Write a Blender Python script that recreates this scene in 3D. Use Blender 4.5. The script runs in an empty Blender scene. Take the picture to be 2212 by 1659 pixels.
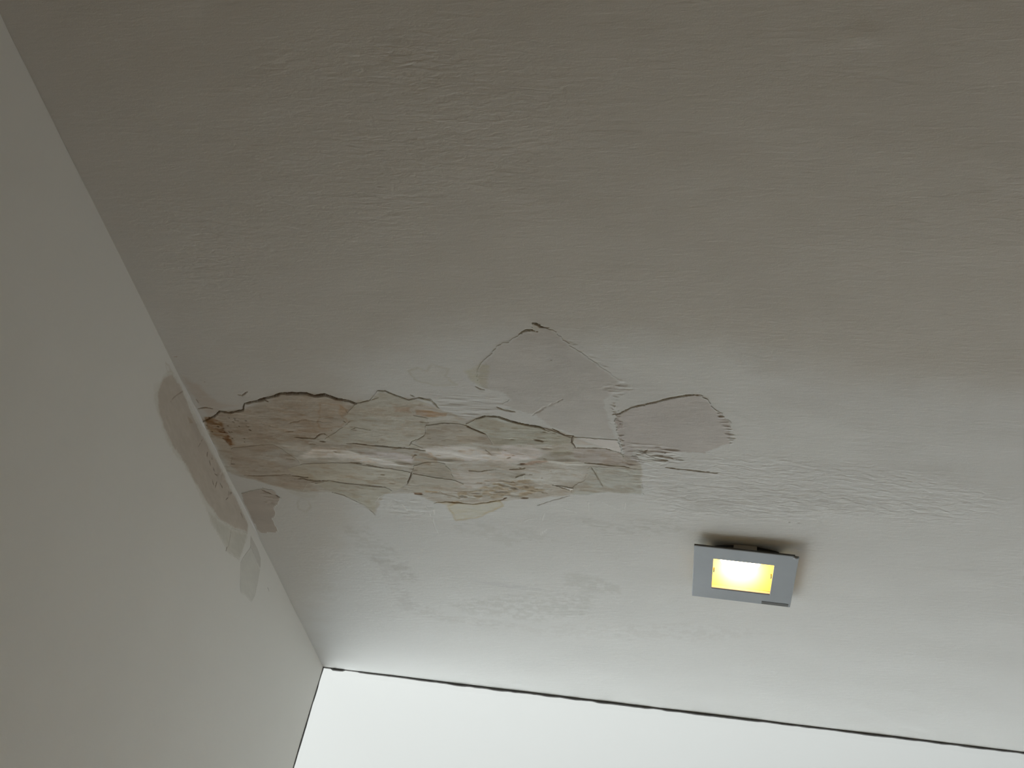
import bpy, math
import numpy as np
from mathutils import Matrix, Vector

# ------------------------------------------------------------------ camera
F_PX, W_PX, H_PX = 2450.0, 2212.0, 1659.0
EX = np.array([0.98037030, 0.06934456, -0.18456818])   # world x in camera axes (right, down, forward)
EY = np.array([0.09761024, 0.64275389, 0.75982872])
EZ = np.array([0.17132190, -0.76292925, 0.62336808])
Q, _ = np.linalg.qr(np.array([EX, EY, EZ]).T)
Q *= np.sign((Q * np.array([EX, EY, EZ]).T).sum(0))
EX, EY, EZ = Q.T
ZC = 2.4                                              # ceiling height
CAM = np.array([0.49036834, -1.34119012, ZC - 0.6])

scene = bpy.context.scene
COLL = scene.collection
cam_d = bpy.data.cameras.new('camera')
cam = bpy.data.objects.new('camera', cam_d)
COLL.objects.link(cam)
cam_d.sensor_fit = 'HORIZONTAL'
cam_d.sensor_width = 36.0
cam_d.lens = F_PX / W_PX * 36.0
cam_d.clip_start = 0.02
right = Vector((EX[0], EY[0], EZ[0])); down = Vector((EX[1], EY[1], EZ[1])); fwd = Vector((EX[2], EY[2], EZ[2]))
m = Matrix((right, -down, -fwd)).transposed().to_4x4()
m.translation = Vector(CAM)
cam.matrix_world = m
scene.camera = cam

# ------------------------------------------------------------------ sky, sun, exposure
SUN_TRAVEL = Vector((0.66, 0.06, -0.75)).normalized()
world = bpy.data.worlds.new('hazy_sky')
scene.world = world
world.use_nodes = True
wn, wl = world.node_tree.nodes, world.node_tree.links
wn.clear()
w_out = wn.new('ShaderNodeOutputWorld')
w_bg = wn.new('ShaderNodeBackground')
w_tc = wn.new('ShaderNodeTexCoord')
w_dot = wn.new('ShaderNodeVectorMath'); w_dot.operation = 'DOT_PRODUCT'
w_dot.inputs[1].default_value = tuple(-SUN_TRAVEL)
w_ramp = wn.new('ShaderNodeValToRGB')
w_ramp.color_ramp.elements[0].position = 0.0
w_ramp.color_ramp.elements[0].color = (0.525, 0.54, 0.53, 1)
w_ramp.color_ramp.elements[1].position = 1.0
w_ramp.color_ramp.elements[1].color = (1.28, 1.31, 1.285, 1)
wl.new(w_tc.outputs['Generated'], w_dot.inputs[0])
wl.new(w_dot.outputs['Value'], w_ramp.inputs['Fac'])
wl.new(w_ramp.outputs['Color'], w_bg.inputs['Color'])
w_bg.inputs['Strength'].default_value = 1.0
wl.new(w_bg.outputs['Background'], w_out.inputs['Surface'])

sun_d = bpy.data.lights.new('sun', 'SUN')
sun_d.energy = 14.7
sun_d.angle = math.radians(3.0)
sun_d.color = (1.0, 1.0, 0.99)
sun = bpy.data.objects.new('sun', sun_d)
COLL.objects.link(sun)
sun.rotation_euler = SUN_TRAVEL.to_track_quat('-Z', 'Y').to_euler()
sun.location = (-6, 0, 9)

scene.view_settings.view_transform = 'Standard'
scene.view_settings.look = 'None'
scene.view_settings.gamma = 1.0
scene.view_settings.use_curve_mapping = False
scene.view_settings.exposure = 0.0
scene.cycles.max_bounces = 6
scene.cycles.transparent_max_bounces = 4

# ------------------------------------------------------------------ photo pixel -> point on a plane of the room
def px_ray(p):
    v = np.array([p[0] - W_PX / 2, p[1] - H_PX / 2, F_PX])
    return np.array([v @ EX, v @ EY, v @ EZ])
def on_ceiling(p, drop=0.0):
    r = px_ray(p); q = CAM + r * ((ZC - drop - CAM[2]) / r[2])
    return (q[0], q[1])
def on_wall(p):
    r = px_ray(p); q = CAM + r * ((0.0 - CAM[0]) / r[0])
    return (q[1], q[2])

# ------------------------------------------------------------------ noise helpers
def hash01(ix, iy, seed):
    h = (ix.astype(np.int64) * 374761393 + iy.astype(np.int64) * 668265263 + seed * 974634777) & 0xFFFFFFFF
    h = ((h ^ (h >> 13)) * 1274126177) & 0xFFFFFFFF
    h = (h ^ (h >> 16)) & 0xFFFFFFFF
    return h / 4294967295.0
def vnoise(x, y, seed=0):
    xi, yi = np.floor(x), np.floor(y)
    fx, fy = x - xi, y - yi
    fx = fx * fx * fx * (fx * (fx * 6 - 15) + 10); fy = fy * fy * fy * (fy * (fy * 6 - 15) + 10)
    a = hash01(xi, yi, seed); b = hash01(xi + 1, yi, seed)
    c = hash01(xi, yi + 1, seed); d = hash01(xi + 1, yi + 1, seed)
    return ((a * (1 - fx) + b * fx) * (1 - fy) + (c * (1 - fx) + d * fx) * fy) * 2 - 1
def fbm(x, y, seed=0, octaves=3):
    s, a = 0.0, 1.0
    for o in range(octaves):
        s = s + a * vnoise(x * 2 ** o + 17.3 * o, y * 2 ** o - 9.1 * o, seed + o); a *= 0.5
    return s / 1.75
def smooth(e0, e1, x):
    t = np.clip((x - e0) / (e1 - e0), 0, 1)
    return t * t * (3 - 2 * t)
def sdf_poly(P, X, Y):
    d = np.full(X.shape, 1e9); inside = np.zeros(X.shape, bool)
    n = len(P)
    for i in range(n):
        ax, ay = P[i]; bx, by = P[(i + 1) % n]
        ex, ey = bx - ax, by - ay
        t = np.clip(((X - ax) * ex + (Y - ay) * ey) / (ex * ex + ey * ey + 1e-15), 0, 1)
        d = np.minimum(d, (X - ax - t * ex) ** 2 + (Y - ay - t * ey) ** 2)
        c = ((ay > Y) != (by > Y))
        with np.errstate(divide='ignore', invalid='ignore'):
            c &= X < (bx - ax) * (Y - ay) / ((by - ay) if by != ay else 1e-12) + ax
        inside ^= c
    d = np.sqrt(d)
    return np.where(inside, -d, d)
def dist_line(P, X, Y):
    d = np.full(X.shape, 1e9); tt = np.zeros(X.shape)
    n = len(P) - 1
    for i in range(n):
        ax, ay = P[i]; bx, by = P[i + 1]
        ex, ey = bx - ax, by - ay
        t = np.clip(((X - ax) * ex + (Y - ay) * ey) / (ex * ex + ey * ey + 1e-15), 0, 1)
        q = (X - ax - t * ex) ** 2 + (Y - ay - t * ey) ** 2
        tt = np.where(q < d, (i + t) / n, tt); d = np.minimum(d, q)
    return np.sqrt(d), tt

# ------------------------------------------------------------------ materials
def new_mat(name):
    mt = bpy.data.materials.new(name); mt.use_nodes = True
    nt = mt.node_tree
    return mt, nt, nt.nodes['Principled BSDF']
def plain(name, col, rough=0.7, metal=0.0, noise=0.06, scale=40.0):
    mt, nt, b = new_mat(name)
    tc = nt.nodes.new('ShaderNodeTexCoord'); nz = nt.nodes.new('ShaderNodeTexNoise')
    nz.inputs['Scale'].default_value = scale; nz.inputs['Detail'].default_value = 4
    nt.links.new(tc.outputs['Object'], nz.inputs['Vector'])
    rp = nt.nodes.new('ShaderNodeValToRGB')
    rp.color_ramp.elements[0].color = tuple(c * (1 - noise) for c in col) + (1,)
    rp.color_ramp.elements[1].color = tuple(min(1, c * (1 + noise)) for c in col) + (1,)
    nt.links.new(nz.outputs['Fac'], rp.inputs['Fac'])
    nt.links.new(rp.outputs['Color'], b.inputs['Base Color'])
    b.inputs['Roughness'].default_value = rough; b.inputs['Metallic'].default_value = metal
    return mt
def plaster(name, axes, streak, strength):
    """painted plaster: colour from the wear attribute, brushed and pitted fine relief"""
    mt, nt, b = new_mat(name)
    N, L = nt.nodes.new, nt.links.new
    at = N('ShaderNodeAttribute'); at.attribute_name = 'wear'
    rl = N('ShaderNodeAttribute'); rl.attribute_name = 'relief'
    L(at.outputs['Color'], b.inputs['Base Color'])
    b.inputs['Roughness'].default_value = 0.78
    b.inputs['Specular IOR Level'].default_value = 0.25
    tc = N('ShaderNodeTexCoord')
    def noise(sc, detail, rough=0.55, dist=0.0):
        mp = N('ShaderNodeMapping'); mp.inputs['Scale'].default_value = sc
        if streak: mp.inputs['Rotation'].default_value = (0, 0, math.radians(2.5))
        nz = N('ShaderNodeTexNoise'); nz.inputs['Scale'].default_value = 1.0
        nz.inputs['Detail'].default_value = detail; nz.inputs['Roughness'].default_value = rough
        nz.inputs['Distortion'].default_value = dist
        L(tc.outputs['Object'], mp.inputs['Vector']); L(mp.outputs['Vector'], nz.inputs['Vector'])
        return nz.outputs['Fac']
    def math_n(op, a, c):
        n = N('ShaderNodeMath'); n.operation = op
        for i, v in enumerate((a, c)):
            if isinstance(v, (int, float)): n.inputs[i].default_value = v
            else: L(v, n.inputs[i])
        return n.outputs[0]
    fine = noise(axes['fine'], 3.0)
    brush = noise(axes['brush'], 4.0, 0.6, 0.4)
    lump = noise(axes['lump'], 2.0, 0.5, 0.6)
    mask = noise(axes['mask'], 2.0)
    mk = N('ShaderNodeMapRange'); mk.inputs['From Min'].default_value = 0.42; mk.inputs['From Max'].default_value = 0.66
    L(mask, mk.inputs['Value'])
    h = math_n('MULTIPLY', fine, 0.10)
    h = math_n('ADD', h, math_n('MULTIPLY', brush, 0.45))
    lm = math_n('MULTIPLY', lump, math_n('ADD', math_n('MULTIPLY', mk.outputs[0], 0.25), rl.outputs['Fac']))
    h = math_n('ADD', h, lm)
    bp = N('ShaderNodeBump'); bp.inputs['Strength'].default_value = strength
    bp.inputs['Distance'].default_value = 0.0016
    L(h, bp.inputs['Height']); L(bp.outputs['Normal'], b.inputs['Normal'])
    return mt

M_CEIL = plaster('ceiling_plaster', dict(fine=(900, 1500, 900), brush=(75, 280, 200), lump=(95, 230, 95), mask=(7, 9, 7)), True, 0.55)
M_WALL = plaster('wall_plaster', dict(fine=(900, 900, 900), brush=(120, 120, 120), lump=(140, 140, 140), mask=(6, 6, 6)), False, 0.22)
PAINT_C = np.array([0.755, 0.752, 0.720])
PAINT_W = np.array([0.84, 0.832, 0.785])

# ------------------------------------------------------------------ mesh helpers
def tag(o, label=None, cat=None, kind=None, group=None):
    if label: o['label'] = label
    if cat: o['category'] = cat
    if kind: o['kind'] = kind
    if group: o['group'] = group
    return o
def link(name, mesh, parent=None):
    o = bpy.data.objects.new(name, mesh); COLL.objects.link(o)
    if parent: o.parent = parent
    return o
def mesh_from(name, verts, faces, mat, smooth_shade=False):
    me = bpy.data.meshes.new(name)
    me.from_pydata([tuple(v) for v in verts], [], [tuple(f) for f in faces])
    me.materials.append(mat); me.update()
    if smooth_shade: me.polygons.foreach_set('use_smooth', [True] * len(me.polygons))
    return me
def quad_mesh(name, V, Fq, mat, smooth_flags, wear=None, relief=None):
    me = bpy.data.meshes.new(name)
    nv, nf = len(V), len(Fq)
    me.vertices.add(nv); me.vertices.foreach_set('co', np.ascontiguousarray(V, np.float32).ravel())
    me.loops.add(nf * 4); me.loops.foreach_set('vertex_index', np.ascontiguousarray(Fq, np.int32).ravel())
    me.polygons.add(nf)
    me.polygons.foreach_set('loop_start', np.arange(0, nf * 4, 4, dtype=np.int32))
    me.polygons.foreach_set('use_smooth', smooth_flags.astype(bool))
    me.materials.append(mat)
    me.update(calc_edges=True)
    if wear is not None:
        a = me.attributes.new('wear', 'FLOAT_COLOR', 'POINT')
        a.data.foreach_set('color', np.ascontiguousarray(np.concatenate([wear, np.ones((nv, 1))], 1), np.float32).ravel())
        r = me.attributes.new('relief', 'FLOAT', 'POINT')
        r.data.foreach_set('value', np.ascontiguousarray(relief, np.float32))
    return me
def box_data(x0, x1, y0, y1, z0, z1):
    v = [(x0, y0, z0), (x1, y0, z0), (x1, y1, z0), (x0, y1, z0), (x0, y0, z1), (x1, y0, z1), (x1, y1, z1), (x0, y1, z1)]
    f = [(0, 3, 2, 1), (4, 5, 6, 7), (0, 1, 5, 4), (1, 2, 6, 5), (2, 3, 7, 6), (3, 0, 4, 7)]
    return v, f
def boxes(name, lst, mat, parent=None):
    V, Fc = [], []
    for b in lst:
        v, f = box_data(*b); k = len(V); V += v; Fc += [tuple(i + k for i in q) for q in f]
    return link(name, mesh_from(name, V, Fc, mat), parent)

# ------------------------------------------------------------------ worn surface: a real height field with colour of the wear
MM = 0.001
class Surface:
    """u, v are plane coordinates, height stands proud into the room"""
    def __init__(s, us, vs, to_uv, to_world, mat, paint, flip):
        s.us, s.vs = us, vs
        s.U, s.V = np.meshgrid(us, vs)
        s.H = np.zeros(s.U.shape); s.C = np.tile(paint, s.U.shape + (1,)); s.R = np.zeros(s.U.shape)
        s.to_uv, s.to_world, s.mat, s.flip = to_uv, to_world, mat, flip
        s.patches = []
    def win(s, P, pad):
        P = np.array(P)
        i0, i1 = np.searchsorted(s.us, [P[:, 0].min() - pad, P[:, 0].max() + pad])
        j0, j1 = np.searchsorted(s.vs, [P[:, 1].min() - pad, P[:, 1].max() + pad])
        return slice(max(j0 - 1, 0), j1 + 1), slice(max(i0 - 1, 0), i1 + 1)
    def area(s, pts, warp=1.0, fu=90., fv=160., seed=1, pad=0.012):
        P = [s.to_uv(p) for p in pts]
        w = s.win(P, pad); X, Y = s.U[w], s.V[w]
        a = warp * MM
        d = sdf_poly(P, X + a * fbm(X * fu, Y * fv, seed, 4), Y + a * fbm(X * fu, Y * fv, seed + 31, 4))
        return w, X, Y, d
    def tint(s, pts, mult, feather=1.5, warp=1.5, mottle=0.0, fu=90., fv=160., seed=1, thr=None, su=120., sv=320.):
        w, X, Y, d = s.area(pts, warp, fu, fv, seed, pad=0.012 + feather * MM)
        k = 1 - smooth(-feather * MM, feather * MM * 0.4, d)
        n = fbm(X * su, Y * sv, seed + 7, 4)
        if thr is not None: k = k * smooth(thr - 0.16, thr + 0.16, n)
        elif mottle: k = k * np.clip(1 + mottle * n, 0, 1.6)
        s.C[w] = s.C[w] * (1 + k[..., None] * (np.array(mult) - 1))
    def ring(s, pts, mult, width=1.6, warp=1.5, seed=1, fu=90., fv=160.):
        w, X, Y, d = s.area(pts, warp, fu, fv, seed)
        k = np.exp(-(d / (width * MM)) ** 2) * np.clip(0.75 + 0.7 * fbm(X * 60, Y * 60, seed + 3, 2), 0, 1)
        s.C[w] = s.C[w] * (1 + k[..., None] * (np.array(mult) - 1))
    def line(s, pts, width, depth=0.0, mult=None, warp=0.8, seed=1, taper=True, fu=220., fv=320., lip=0.0, gaps=0.0):
        P = [s.to_uv(p) for p in pts]
        w = s.win(P, 0.008); X, Y = s.U[w], s.V[w]
        a = warp * MM
        d, t = dist_line(P, X + a * fbm(X * fu, Y * fv, seed, 3), Y + a * fbm(X * fu, Y * fv, seed + 31, 3))
        wd = 0.66 * width * MM * (np.clip(4 * t * (1 - t), 0.12, 1) ** 0.5 if taper else 1.0)
        wd = wd * np.clip(1 + 0.6 * vnoise(X * 150, Y * 150, seed + 9), 0.3, 2)
        k = 1 - smooth(0.35, 1.0, d / (wd + 1e-9))
        if gaps: k = k * smooth(-0.25 + gaps, 0.1 + gaps, vnoise(X * 170, Y * 170, seed + 77) + 0.5)
        s.H[w] -= k * 0.7 * depth * MM
        if lip: s.H[w] += lip * MM * np.exp(-((d - 1.6 * wd) / (0.9 * MM)) ** 2) * (t > 0.01) * (t < 0.99)
        if mult is not None: s.C[w] = s.C[w] * (1 + k[..., None] * (np.array(mult) - 1) * 0.88)
    def rough(s, pts, amp, fu, fv, seed=1, ridged=False, feather=4.0, oct=3, thr=None, mult=None):
        w, X, Y, d = s.area(pts, 2.0, 60., 60., seed, pad=0.012)
        k = 1 - smooth(-feather * MM, feather * MM * 0.3, d)
        n = fbm(X * fu, Y * fv, seed + 5, oct)
        if ridged: n = (0.5 - np.abs(n)) * 1.4
        if thr is not None: n = smooth(thr - 0.12, thr + 0.12, n)
        s.H[w] += k * amp * MM * n
        if mult is not None: s.C[w] = s.C[w] * (1 + (k * np.clip(n, 0, 1))[..., None] * (np.array(mult) - 1))
    def bulge(s, p, ru, rv, amp, ang=0.0):
        c = s.to_uv(p); R = 3 * max(ru, rv) * MM
        w = s.win([c], R); X, Y = s.U[w] - c[0], s.V[w] - c[1]
        ca, sa = math.cos(ang), math.sin(ang)
        s.H[w] += amp * MM * np.exp(-((X * ca + Y * sa) / (ru * MM)) ** 2 - ((-X * sa + Y * ca) / (rv * MM)) ** 2)
    def relief(s, pts, val, feather=15.0, seed=1):
        w, X, Y, d = s.area(pts, 8.0, 30., 30., seed, pad=0.02 + feather * MM)
        s.R[w] += val * (1 - smooth(-feather * MM, feather * MM, d))
    def patch(s, name, pts, t0, t1, mult, axis=(0, 1), warp=1.0, fu=90., fv=160., seed=1, mottle=0.10, su=42., sv=85., label=None, feather=0.9, fray=0.35, fine=0.03):
        """a skim of filler or a loose flake of its own: thickness t0 -> t1 (mm) along axis"""
        P = np.array([s.to_uv(p) for p in pts])
        pr = P @ np.array(axis, float)
        w, X, Y, d = s.area(pts, warp, fu, fv, seed, pad=0.008)
        d = d + fray * MM * fbm(X * 420, Y * 900, seed + 61, 3)
        q = np.clip((X * axis[0] + Y * axis[1] - pr.min()) / (pr.max() - pr.min()), 0, 1)
        T = np.maximum(0.5 * (t0 + (t1 - t0) * q), .05) * MM * (1 + 0.12 * fbm(X * 130, Y * 130, seed + 2, 3))
        n = fbm(X * su, Y * sv, seed + 4, 4)
        n = mottle * n + fine * fbm(X * 150, Y * 420, seed + 8, 3)
        k = smooth(0.0, feather * MM, -d)
        s.patches.append((name, w, d < 0, T, 1 + k[..., None] * (np.array(mult) - 1), n * k, label))
    def build(s, name, hole=None, extra=None):
        ny, nx = s.U.shape
        idx = np.arange(ny * nx).reshape(ny, nx)
        keep = np.ones((ny - 1, nx - 1), bool)
        if hole is not None: keep &= ~hole(0.5 * (s.U[1:, 1:] + s.U[:-1, :-1]), 0.5 * (s.V[1:, 1:] + s.V[:-1, :-1]))
        Fq = np.stack([idx[:-1, :-1], idx[:-1, 1:], idx[1:, 1:], idx[1:, :-1]], -1)[keep]
        if s.flip: Fq = Fq[:, ::-1]
        V = s.to_world(s.U, s.V, s.H).reshape(-1, 3)
        wear, rel = s.C.reshape(-1, 3), s.R.ravel()
        sm = np.ones(len(Fq), bool)
        if extra is not None:
            ev, ef = extra; k = len(V)
            V = np.concatenate([V, np.array(ev)]); Fq = np.concatenate([Fq, np.array(ef) + k])
            wear = np.concatenate([wear, np.tile(s.C[0, 0], (len(ev), 1))]); rel = np.concatenate([rel, np.zeros(len(ev))])
            sm = np.concatenate([sm, np.zeros(len(ef), bool)])
        o = link(name, quad_mesh(name, V, Fq, s.mat, sm, wear, rel))
        for nm, w, M, T, mult, mot, label in s.patches:
            U, Vv, H, C, R = s.U[w], s.V[w], s.H[w], s.C[w], s.R[w]
            fm = (M[:-1, :-1].astype(int) + M[:-1, 1:] + M[1:, 1:] + M[1:, :-1]) >= 3
            if fm.sum() < 4: continue
            pj, pi = M.shape
            ix = np.arange(pj * pi).reshape(pj, pi)
            top = np.stack([ix[:-1, :-1], ix[:-1, 1:], ix[1:, 1:], ix[1:, :-1]], -1)[fm]
            pad = np.pad(fm, 1)
            e = []
            for sl, a, b in (((slice(0, -2), slice(1, -1)), 0, 1), ((slice(2, None), slice(1, -1)), 2, 3),
                             ((slice(1, -1), slice(0, -2)), 3, 0), ((slice(1, -1), slice(2, None)), 1, 2)):
                bd = fm & ~pad[sl]
                cr = np.stack([ix[:-1, :-1], ix[:-1, 1:], ix[1:, 1:], ix[1:, :-1]], -1)[bd]
                e.append(cr[:, [a, b]])
            e = np.concatenate(e)
            used, inv = np.unique(top, return_inverse=True)
            tv = s.to_world(U, Vv, H + T).reshape(-1, 3); bv = s.to_world(U, Vv, H - 0.25 * MM).reshape(-1, 3)
            col = np.clip(C * mult * (1 + mot[..., None]), 0, 1).reshape(-1, 3); rl = R.ravel()
            k, ne = len(used), len(e)
            V2 = np.concatenate([tv[used], tv[e[:, 0]], tv[e[:, 1]], bv[e[:, 1]], bv[e[:, 0]]])
            c2 = np.concatenate([col[used]] + [col[e[:, 0]], col[e[:, 1]], col[e[:, 1]], col[e[:, 0]]])
            r2 = np.concatenate([rl[used]] + [rl[e[:, 0]]] * 4)
            a = np.arange(ne)
            sk = np.stack([k + a + ne, k + a, k + a + 3 * ne, k + a + 2 * ne], -1)
            F2 = np.concatenate([inv.reshape(-1, 4), sk])
            if s.flip: F2 = F2[:, ::-1]
            smf = np.concatenate([np.ones(len(top), bool), np.zeros(ne, bool)])
            c = link(nm, quad_mesh(nm, V2, F2, s.mat, smf, c2, r2), o)
            if label: c['label'] = label
        return o

def axis_pts(*segs):
    """segs: (start, end, step) pieces joined into one increasing axis"""
    out = []
    for a, b, st in segs: out.append(np.linspace(a, b, max(2, int(round((b - a) / st)) + 1))[:-1])
    out.append(np.array([segs[-1][1]]))
    return np.concatenate(out)

# ================================================================== CEILING
RX1, RY0 = 3.0, -3.4                                  # room extents
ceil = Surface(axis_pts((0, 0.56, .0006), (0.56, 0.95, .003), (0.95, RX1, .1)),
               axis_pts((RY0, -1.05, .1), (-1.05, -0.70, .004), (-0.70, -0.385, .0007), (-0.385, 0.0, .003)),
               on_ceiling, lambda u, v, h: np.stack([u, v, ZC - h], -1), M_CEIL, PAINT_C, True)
S = ceil
# --- broad, soft unevenness of an old skim coat
S.H += 0.5 * MM * fbm(S.U * 14, S.V * 20, 3, 3)
S.C *= (1 + 0.018 * fbm(S.U * 10, S.V * 22, 5, 4))[..., None]
S.H *= smooth(0, .03, S.U)
S.relief([(560, 120), (900, 60), (1250, 170), (1180, 420), (800, 520), (560, 620), (380, 600), (520, 330)], 0.60, 40, 2)
S.relief([(230, 400), (420, 420), (560, 640), (420, 640), (300, 560)], 0.45, 20, 3)
S.relief([(1330, 990), (1650, 985), (2050, 1030), (2200, 1080), (2100, 1130), (1700, 1120), (1450, 1120)], 1.0, 15, 4)
S.relief([(700, 1170), (880, 1200), (940, 1330), (780, 1350), (640, 1250), (600, 1130)], 0.45, 15, 6)
S.relief([(960, 1280), (1250, 1250), (1300, 1330), (1050, 1340)], 0.35, 15, 7)
S.bulge((1868, 78), 7, 5, .7)
# --- greyer old repair strokes, faintly showing
g1 = (0.93, 0.925, 0.915)
S.tint([(735, 1130), (800, 1140), (860, 1190), (905, 1250), (895, 1262), (840, 1230), (770, 1200)], (.93, .93, .92), 6, 6, thr=-.05, seed=11)
S.tint([(800, 1200), (880, 1215), (908, 1252), (860, 1258), (905, 1300), (980, 1330), (1120, 1345), (1100, 1360), (960, 1345), (870, 1320), (830, 1260)], (.94, .935, .93), 6, 6, thr=-.1, seed=12)
S.tint([(960, 1300), (1080, 1285), (1180, 1280), (1290, 1285), (1270, 1330), (1150, 1345), (1000, 1325)], (.925, .925, .915), 7, 6, thr=-.05, seed=13)
S.tint([(1212, 1232), (1260, 1240), (1340, 1262), (1345, 1285), (1260, 1282), (1220, 1262)], (.93, .93, .92), 4, 4, thr=-.15, seed=14)
S.tint([(1240, 1120), (1290, 1112), (1330, 1130), (1400, 1118), (1470, 1125), (1480, 1145), (1400, 1160), (1300, 1155)], (.93, .93, .92), 5, 5, thr=-.05, seed=15)
S.tint([(960, 1130), (1050, 1128), (1150, 1140), (1220, 1170), (1100, 1180), (980, 1150)], (.95, .95, .94), 5, 5, thr=0.0, seed=16)
S.tint([(1400, 1040), (1600, 1040), (1800, 1060), (2000, 1080), (1900, 1110), (1600, 1120), (1480, 1110)], (.93, .925, .92), 12, 8, thr=0.0, seed=17)
S.tint([(1000, 1250), (1100, 1262), (1200, 1275), (1100, 1272)], (.95, .95, .96), 2, 2, seed=18)
S.tint([(1060, 1350), (1500, 1340), (1700, 1370), (1500, 1390), (1200, 1380)], (.96, .955, .95), 15, 8, thr=0.0, seed=19)
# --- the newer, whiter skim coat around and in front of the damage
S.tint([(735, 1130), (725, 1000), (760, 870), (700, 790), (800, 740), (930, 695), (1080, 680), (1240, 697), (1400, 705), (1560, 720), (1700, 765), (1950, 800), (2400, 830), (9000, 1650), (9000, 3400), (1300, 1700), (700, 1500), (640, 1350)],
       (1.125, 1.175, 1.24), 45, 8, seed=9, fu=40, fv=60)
# --- lighter skim around the damage
S.tint([(930, 690), (1240, 700), (1560, 720), (1660, 860), (1900, 930), (1850, 1010), (1500, 1010), (1420, 840), (1250, 730)], (1.035, 1.04, 1.04), 14, 6, seed=20)
S.tint([(700, 1060), (840, 1075), (985, 1085), (1240, 1080), (1480, 1075), (1480, 1115), (1250, 1110), (990, 1125), (830, 1115)], (1.03, 1.035, 1.035), 8, 5, seed=21)
# --- damp tinge around the damage
S.tint([(390, 810), (430, 830), (470, 868), (520, 872), (480, 890), (445, 900), (410, 850)], (.93, .88, .84), 5, 3, .4, seed=22)
S.tint([(878, 800), (905, 792), (925, 800), (940, 787), (972, 796), (965, 812), (985, 832), (930, 832), (895, 818)], (.985, .98, .965), 3, 2, seed=23)
S.ring([(880, 800), (905, 793), (922, 801), (935, 787), (972, 796), (963, 812), (985, 832), (940, 834), (895, 818)], (.90, .89, .84), 1.2, 2, 24)
S.tint([(1000, 802), (1040, 785), (1062, 790), (1055, 840), (1030, 835)], (.93, .92, .84), 3, 3, .5, seed=25)
# --- main water-damaged belt: paint gone, discoloured undercoat
belt = [(436, 905), (463, 899), (475, 888), (524, 884), (567, 863), (605, 850), (661, 849), (701, 853), (750, 864), (800, 862),
        (817, 845), (860, 855), (902, 860), (945, 880), (1010, 905), (1047, 900), (1110, 912), (1190, 926), (1240, 942), (1336, 976),
        (1390, 1004), (1385, 1033), (1390, 1069), (1311, 1063), (1235, 1070), (1148, 1078), (1086, 1082), (1020, 1090), (940, 1086),
        (895, 1066), (832, 1068), (810, 1110), (765, 1079), (718, 1063), (640, 1062), (571, 1045), (520, 1030), (490, 1020)]
S.tint(belt, (.85, .815, .755), 2, 2.5, .25, seed=30)
S.tint([(436, 905), (475, 890), (524, 885), (605, 850), (661, 850), (750, 865), (745, 890), (755, 910), (690, 948), (620, 955), (560, 990), (660, 1010), (690, 1040), (650, 1060), (571, 1045), (515, 1027), (480, 985)],
       (.93, .885, .84), 5, 4, .45, seed=31)
S.rough(belt, 0.30, 60, 170, 32, oct=4)
S.relief(belt, .25, 6, 34)
S.tint(belt, (.90, .855, .81), 2, 2.5, thr=.36, seed=35, su=90, sv=300)
S.tint(belt, (.94, .90, .865), 2, 2.5, thr=.26, seed=36, su=38, sv=95)
S.tint(belt, (1.06, 1.065, 1.075), 2, 2.5, thr=.28, seed=37, su=34, sv=110)
S.C *= (1 + 0.018 * fbm(S.U * 110, S.V * 420, 38, 3) * (S.U < .56) * (S.V < -.385) * (S.V > -.70))[..., None]
S.rough(belt, 0.12, 160, 500, 33, ridged=True, oct=3)
# pale loosened paint streaks in the belt, tinted brighter for their lit bulges
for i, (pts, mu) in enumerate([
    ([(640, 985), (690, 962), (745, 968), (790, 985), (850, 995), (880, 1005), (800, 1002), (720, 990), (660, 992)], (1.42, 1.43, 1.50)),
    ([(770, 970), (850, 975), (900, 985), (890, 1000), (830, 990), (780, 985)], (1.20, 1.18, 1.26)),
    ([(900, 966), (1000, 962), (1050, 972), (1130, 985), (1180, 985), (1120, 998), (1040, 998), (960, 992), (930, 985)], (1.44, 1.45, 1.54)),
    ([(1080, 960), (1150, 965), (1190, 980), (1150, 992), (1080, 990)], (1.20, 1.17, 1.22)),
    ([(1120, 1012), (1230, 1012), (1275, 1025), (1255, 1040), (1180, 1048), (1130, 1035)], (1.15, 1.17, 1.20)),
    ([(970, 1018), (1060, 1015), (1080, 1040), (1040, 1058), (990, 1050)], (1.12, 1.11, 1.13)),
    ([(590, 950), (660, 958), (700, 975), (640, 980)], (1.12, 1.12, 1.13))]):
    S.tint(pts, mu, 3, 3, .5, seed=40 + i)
for p, ru, rv, a in [((705, 970), 9, 2.6, 1.8), ((730, 978), 5, 2, 1.4), ((800, 981), 10, 2.6, 2.0), ((868, 1002), 10, 2.4, 2.2), ((828, 988), 12, 3, 1.4),
                     ((965, 995), 14, 2.4, 2.0), ((1065, 982), 8, 2, 1.4), ((1210, 995), 13, 2.2, 2.6), ((1232, 1001), 8, 1.8, 1.6), ((1195, 988), 6, 3, 1.6),
                     ((1120, 1030), 10, 5, 1.0), ((640, 985), 9, 3, 1.2), ((610, 960), 14, 3, 1.0), ((1155, 960), 8, 2, 1.0)]:
    S.bulge(p, ru * 1.3, rv, a * .5, math.radians(-3))
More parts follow.
